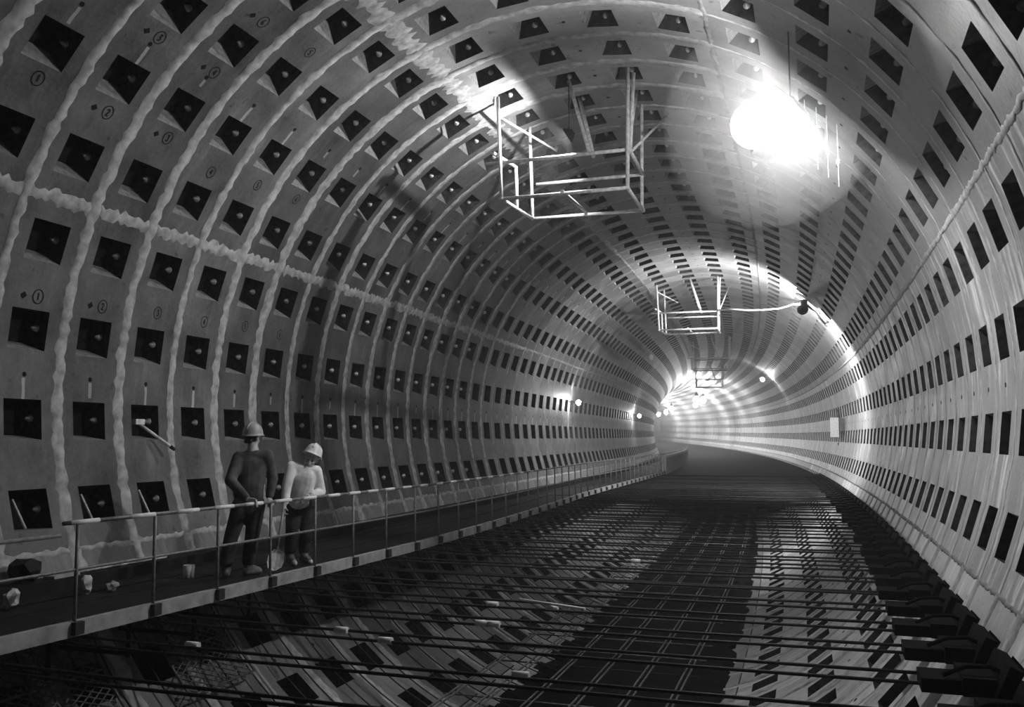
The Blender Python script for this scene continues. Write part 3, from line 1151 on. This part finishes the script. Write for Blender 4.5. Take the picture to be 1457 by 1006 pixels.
def helmet(c, B, mat, parent, s=1.0):
    c = Vector(c)
    v, f = [], []
    n = 24
    prof = [(0.0, 0.128), (0.035, 0.126), (0.07, 0.112), (0.098, 0.083), (0.113, 0.045), (0.119, 0.01), (0.121, -0.005), (0.135, -0.012), (0.137, -0.017), (0.118, -0.014), (0.108, 0.03), (0.06, 0.10), (0.0, 0.118)]
    for r, h in prof:
        for k in range(n):
            a = 2 * PI * k / n
            fwd = math.sin(a)
            rr_ = max(r, 0.001)
            ext = 0.018 * max(0, fwd) ** 2 if 0.12 < r else 0
            v.append(c + B @ Vector((rr_ * 0.92 * math.cos(a) * s, (rr_ * 1.08 + ext) * fwd * s, (h - (0.012 if ext else 0) * max(0, fwd)) * s)))
    for i in range(len(prof) - 1):
        for k in range(n):
            k2 = (k + 1) % n
            f.append((i * n + k, i * n + k2, (i + 1) * n + k2, (i + 1) * n + k))
    o = mesh_obj('helmet', v, f, mat, parent, True)
    b_ = MB()
    pts = [c + B @ Vector((0, 0.125 * math.sin(t) * s, (0.005 + 0.128 * math.cos(t)) * s)) for t in [x * 0.2 for x in range(-6, 7)]]
    b_.tube(pts, 0.012, 6)
    b_.build('ridge', mat, o)
    return o


def P3(q): return T(*q)


VD = Vector((-0.592, 0.806, 0))       # from the viewpoint towards the men
VR = Vector((0.806, 0.592, 0))
UP = Vector((0, 0, 1))

# --- man with his back turned
J = {k: P3(q) for k, q in dict(head=(-3.22, 9.142, -0.635), neck=(-3.2, 9.114, -0.79), shL=(-3.33, 9.03, -0.865), shR=(-3.06, 9.22, -0.84), elL=(-3.27, 8.80, -1.13), haL=(-3.0, 8.77, -1.345),
     elR=(-3.0, 9.26, -1.125), haR=(-2.98, 9.165, -1.355), chest=(-3.19, 9.10, -0.99), waist=(-3.17, 9.05, -1.25), hipL=(-3.24, 8.98, -1.42), hipR=(-3.10, 9.085, -1.42),
     knL=(-3.3, 8.885, -1.80), knR=(-3.13, 9.055, -1.81), anL=(-3.33, 8.852, -2.17), anR=(-3.18, 9.072, -2.17), toeL=(-3.43, 8.98, -2.225), toeR=(-3.13, 9.22, -2.225)).items()}
FW = VD.copy()
hd = basis(VD * 0.75 + VR * 0.5 - UP * 0.12, UP)
sh = head_shapes(J['head'], hd)
sh += [('c', J['head'] - UP * 0.06 - FW * 0.01, 0.054, J['neck'] - UP * 0.03, 0.06),
       ('c', J['shL'], 0.055, J['shR'], 0.055), ('c', J['neck'], 0.07, J['chest'], 0.13, (VR, 0.7)), ('c', J['chest'], 0.145, J['waist'], 0.125, (VR, 0.68)),
       ('c', J['waist'], 0.125, (J['hipL'] + J['hipR']) / 2, 0.13, (VR, 0.72)),
       ('c', J['shL'], 0.052, J['elL'], 0.042), ('c', J['elL'], 0.042, J['haL'], 0.027), ('c', J['shR'], 0.052, J['elR'], 0.042), ('c', J['elR'], 0.042, J['haR'], 0.027)]
for s_ in 'LR':
    sh += [('c', J['hip' + s_], 0.085, J['kn' + s_], 0.056), ('c', J['kn' + s_], 0.056, J['an' + s_], 0.036), ('c', J['an' + s_], 0.038, J['toe' + s_], 0.032)]
hand(sh, J['haL'], (VR * 0.75 - VD * 0.5 - UP * 0.15), -UP + VR * 0.2, (-VD - UP * 0.6))
hand(sh, J['haR'], (-VD * 0.9 + VR * 0.15 - UP * 0.3), -VR + UP * 0.1, (-UP - VD * 0.3))
man1 = body('person', sh, 0.0075, M_SKIN, smooth=2)
tag(man1, 'person in a dark jacket and grey helmet, back turned, leaning on the railing', 'person')
jk = [('c', J['shL'] - UP * 0.01, 0.078, J['shR'] - UP * 0.01, 0.078), ('c', J['neck'] - UP * 0.075, 0.095, J['chest'], 0.162, (VR, 0.72)),
      ('c', J['chest'], 0.172, J['waist'], 0.158, (VR, 0.72)), ('c', J['waist'], 0.155, J['waist'] - UP * 0.16, 0.158, (VR, 0.76)),
      ('c', J['shL'], 0.076, J['elL'], 0.068), ('c', J['elL'], 0.066, J['elL'].lerp(J['haL'], 0.86), 0.05),
      ('c', J['shR'], 0.076, J['elR'], 0.066), ('c', J['elR'], 0.066, J['elR'].lerp(J['haR'], 0.84), 0.05),
      ('c', J['neck'] - UP * 0.045 - VR * 0.03, 0.072, J['neck'] - UP * 0.045 + VR * 0.03, 0.072)]
body('jacket', jk, 0.012, M_JKD, man1, 4)
tr = [('c', (J['hipL'] + J['hipR']) / 2 + UP * 0.1, 0.148, (J['hipL'] + J['hipR']) / 2 - UP * 0.03, 0.142, (VR, 0.8))]
for s_ in 'LR':
    tr += [('c', J['hip' + s_], 0.108, J['kn' + s_], 0.084), ('c', J['kn' + s_], 0.084, J['an' + s_] + UP * 0.09, 0.078)]
body('trousers', tr, 0.012, M_TRO, man1, 4)
for s_ in 'LR':
    a, t_ = J['an' + s_], J['toe' + s_]
    d_ = (t_ - a); d_.z = 0; d_.normalize()
    body('boot', [('c', a + UP * 0.08, 0.062, a, 0.056), ('c', a - d_ * 0.035 - UP * 0.03, 0.045, a + d_ * 0.15 - UP * 0.042, 0.042), ('c', a + d_ * 0.04, 0.045, a + d_ * 0.13 - UP * 0.03, 0.04)], 0.01, M_BOOT, man1, 2)
P_ = lambda x, y, z: J['head'] + hd @ Vector((x, y, z))
body('hair', [('e', P_(0, -0.028, 0.025), (0.084, 0.088, 0.088), hd), ('c', P_(-0.03, -0.085, -0.05), 0.026, P_(0.03, -0.085, -0.05), 0.026)], 0.01, M_HAIR, man1, 3)
helmet(J['head'] + hd @ Vector((0, -0.005, 0.05)), basis(VD * 0.75 + VR * 0.5 + UP * 0.05, UP), M_HELG, man1, 1.06)

# --- man leaning over the rail, looking down
J = {k: P3(q) for k, q in dict(head=(-2.985, 10.105, -0.90), neck=(-3.06, 10.06, -0.985), shL=(-3.17, 9.93, -1.0), shR=(-2.96, 10.19, -1.06), elL=(-3.14, 9.79, -1.235), haL=(-3.10, 9.69, -1.46),
     elR=(-2.91, 10.23, -1.33), haR=(-2.915, 9.99, -1.375), chest=(-3.07, 10.07, -1.16), waist=(-3.16, 10.10, -1.40), hipL=(-3.26, 10.148, -1.53), hipR=(-3.14, 10.29, -1.54),
     knL=(-3.21, 10.04, -1.85), knR=(-3.09, 10.19, -1.86), anL=(-3.27, 10.10, -2.17), anR=(-3.15, 10.24, -2.17), toeL=(-3.10, 9.96, -2.225), toeR=(-2.99, 10.15, -2.225)).items()}
FD = (-VD * 0.9 + VR * 0.35)
hd = basis(-VD * 0.80 - VR * 0.22 - UP * 0.26, UP * 1.0 + VR * 0.30)
sh = head_shapes(J['head'], hd)
sh += [('c', J['head'] - hd @ Vector((0, 0.02, 0.07)), 0.053, J['neck'], 0.06),
       ('c', J['shL'], 0.055, J['shR'], 0.055), ('c', J['neck'], 0.07, J['chest'], 0.125, (VR, 0.7)), ('c', J['chest'], 0.14, J['waist'], 0.12, (VR, 0.7)),
       ('c', J['waist'], 0.12, (J['hipL'] + J['hipR']) / 2, 0.125, (VR, 0.72)),
       ('c', J['shL'], 0.05, J['elL'], 0.042), ('c', J['elL'], 0.042, J['haL'], 0.027), ('c', J['shR'], 0.05, J['elR'], 0.042), ('c', J['elR'], 0.042, J['haR'], 0.027)]
for s_ in 'LR':
    sh += [('c', J['hip' + s_], 0.083, J['kn' + s_], 0.055), ('c', J['kn' + s_], 0.055, J['an' + s_], 0.036), ('c', J['an' + s_], 0.038, J['toe' + s_], 0.032)]
hand(sh, J['haL'], (-UP * 0.75 - VD * 0.25 - VR * 0.1), -VD + VR * 0.3, (VR * 0.6 - VD * 0.6))
hand(sh, J['haR'], (-VR * 0.75 - VD * 0.15 - UP * 0.25), UP * 0.6 - VD * 0.4, (-UP * 0.9 - VD * 0.4))
man2 = body('person', sh, 0.0075, M_SKIN, smooth=2)
tag(man2, 'person in a light jacket and white helmet looking down over the railing', 'person')
jk = [('c', J['shL'] - UP * 0.005, 0.074, J['shR'] - UP * 0.005, 0.074), ('c', J['neck'] - UP * 0.07, 0.09, J['chest'], 0.152, (VR, 0.78)),
      ('c', J['chest'], 0.162, J['waist'], 0.150, (VR, 0.74)), ('c', J['waist'], 0.148, J['waist'] - UP * 0.02, 0.138, (VR, 0.76)),
      ('c', J['shL'], 0.074, J['elL'], 0.064), ('c', J['elL'], 0.064, J['elL'].lerp(J['haL'], 0.84), 0.05),
      ('c', J['shR'], 0.074, J['elR'], 0.066), ('c', J['elR'], 0.066, J['elR'].lerp(J['haR'], 0.80), 0.052),
      ('c', J['neck'] - UP * 0.035 - VR * 0.03, 0.066, J['neck'] - UP * 0.035 + VR * 0.03, 0.066)]
body('jacket', jk, 0.011, M_JKL, man2, 4)
tr = [('c', (J['hipL'] + J['hipR']) / 2 + UP * 0.1, 0.138, (J['hipL'] + J['hipR']) / 2 - UP * 0.03, 0.138, (VR, 0.8))]
for s_ in 'LR':
    tr += [('c', J['hip' + s_], 0.105, J['kn' + s_], 0.082), ('c', J['kn' + s_], 0.082, J['an' + s_] + UP * 0.09, 0.074)]
body('trousers', tr, 0.012, M_TRO, man2, 4)
for s_ in 'LR':
    a, t_ = J['an' + s_], J['toe' + s_]
    d_ = (t_ - a); d_.z = 0; d_.normalize()
    body('boot', [('c', a + UP * 0.08, 0.060, a, 0.054), ('c', a - d_ * 0.035 - UP * 0.03, 0.045, a + d_ * 0.15 - UP * 0.042, 0.042), ('c', a + d_ * 0.04, 0.045, a + d_ * 0.13 - UP * 0.03, 0.04)], 0.01, M_BOOT, man2, 2)
P_ = lambda x, y, z: J['head'] + hd @ Vector((x, y, z))
body('hair', [('e', P_(0, -0.052, 0.015), (0.080, 0.068, 0.082), hd)], 0.01, M_HAIR, man2, 2)
b = MB()
for sx_ in (-1, 1):
    b.ball(P_(sx_ * 0.031, 0.080, 0.006), 0.010, 8, (1.3, 0.7, 0.6), hd)
b.build('eyes', M_EYE, man2)
helmet(J['head'] + hd @ Vector((0, -0.02, 0.062)), basis(-VD * 0.80 - VR * 0.20 + UP * 0.24, UP + VR * 0.34), M_HELW, man2, 1.05)

# shovel held by the second man
b = empty('shovel', T(-3.0, 9.36, -2.11), 'long handled shovel held upright by the man in the white helmet', 'shovel')
q = MB(); q.tube([T(-3.075, 9.655, -1.40), T(-3.02, 9.42, -1.99)], 0.016, 8)
child(q.build('handle', M_EDGE), b)
q = MB()
c0 = T(-3.02, 9.42, -1.98)
d_ = (T(-3.0, 9.34, -2.24) - c0).normalized()
vs, fs = [], []
for i, (h, wv) in enumerate(((0, 0.03), (0.05, 0.09), (0.15, 0.10), (0.22, 0.08), (0.26, 0.01))):
    for k in (-1, -0.5, 0, 0.5, 1):
        p = c0 + d_ * h + VR * (wv * k) + VD * (0.03 * (1 - k * k))
        vs += [p, p + VD * 0.005]
for i in range(4):
    for k in range(4):
        a = i * 10 + k * 2
        fs += [(a, a + 2, a + 12, a + 10), (a + 1, a + 11, a + 13, a + 3)]
for i in range(4):
    for a in (i * 10, i * 10 + 8):
        fs.append((a, a + 10, a + 11, a + 1))
q.add(vs, fs)
child(q.build('blade', M_GALV), b)
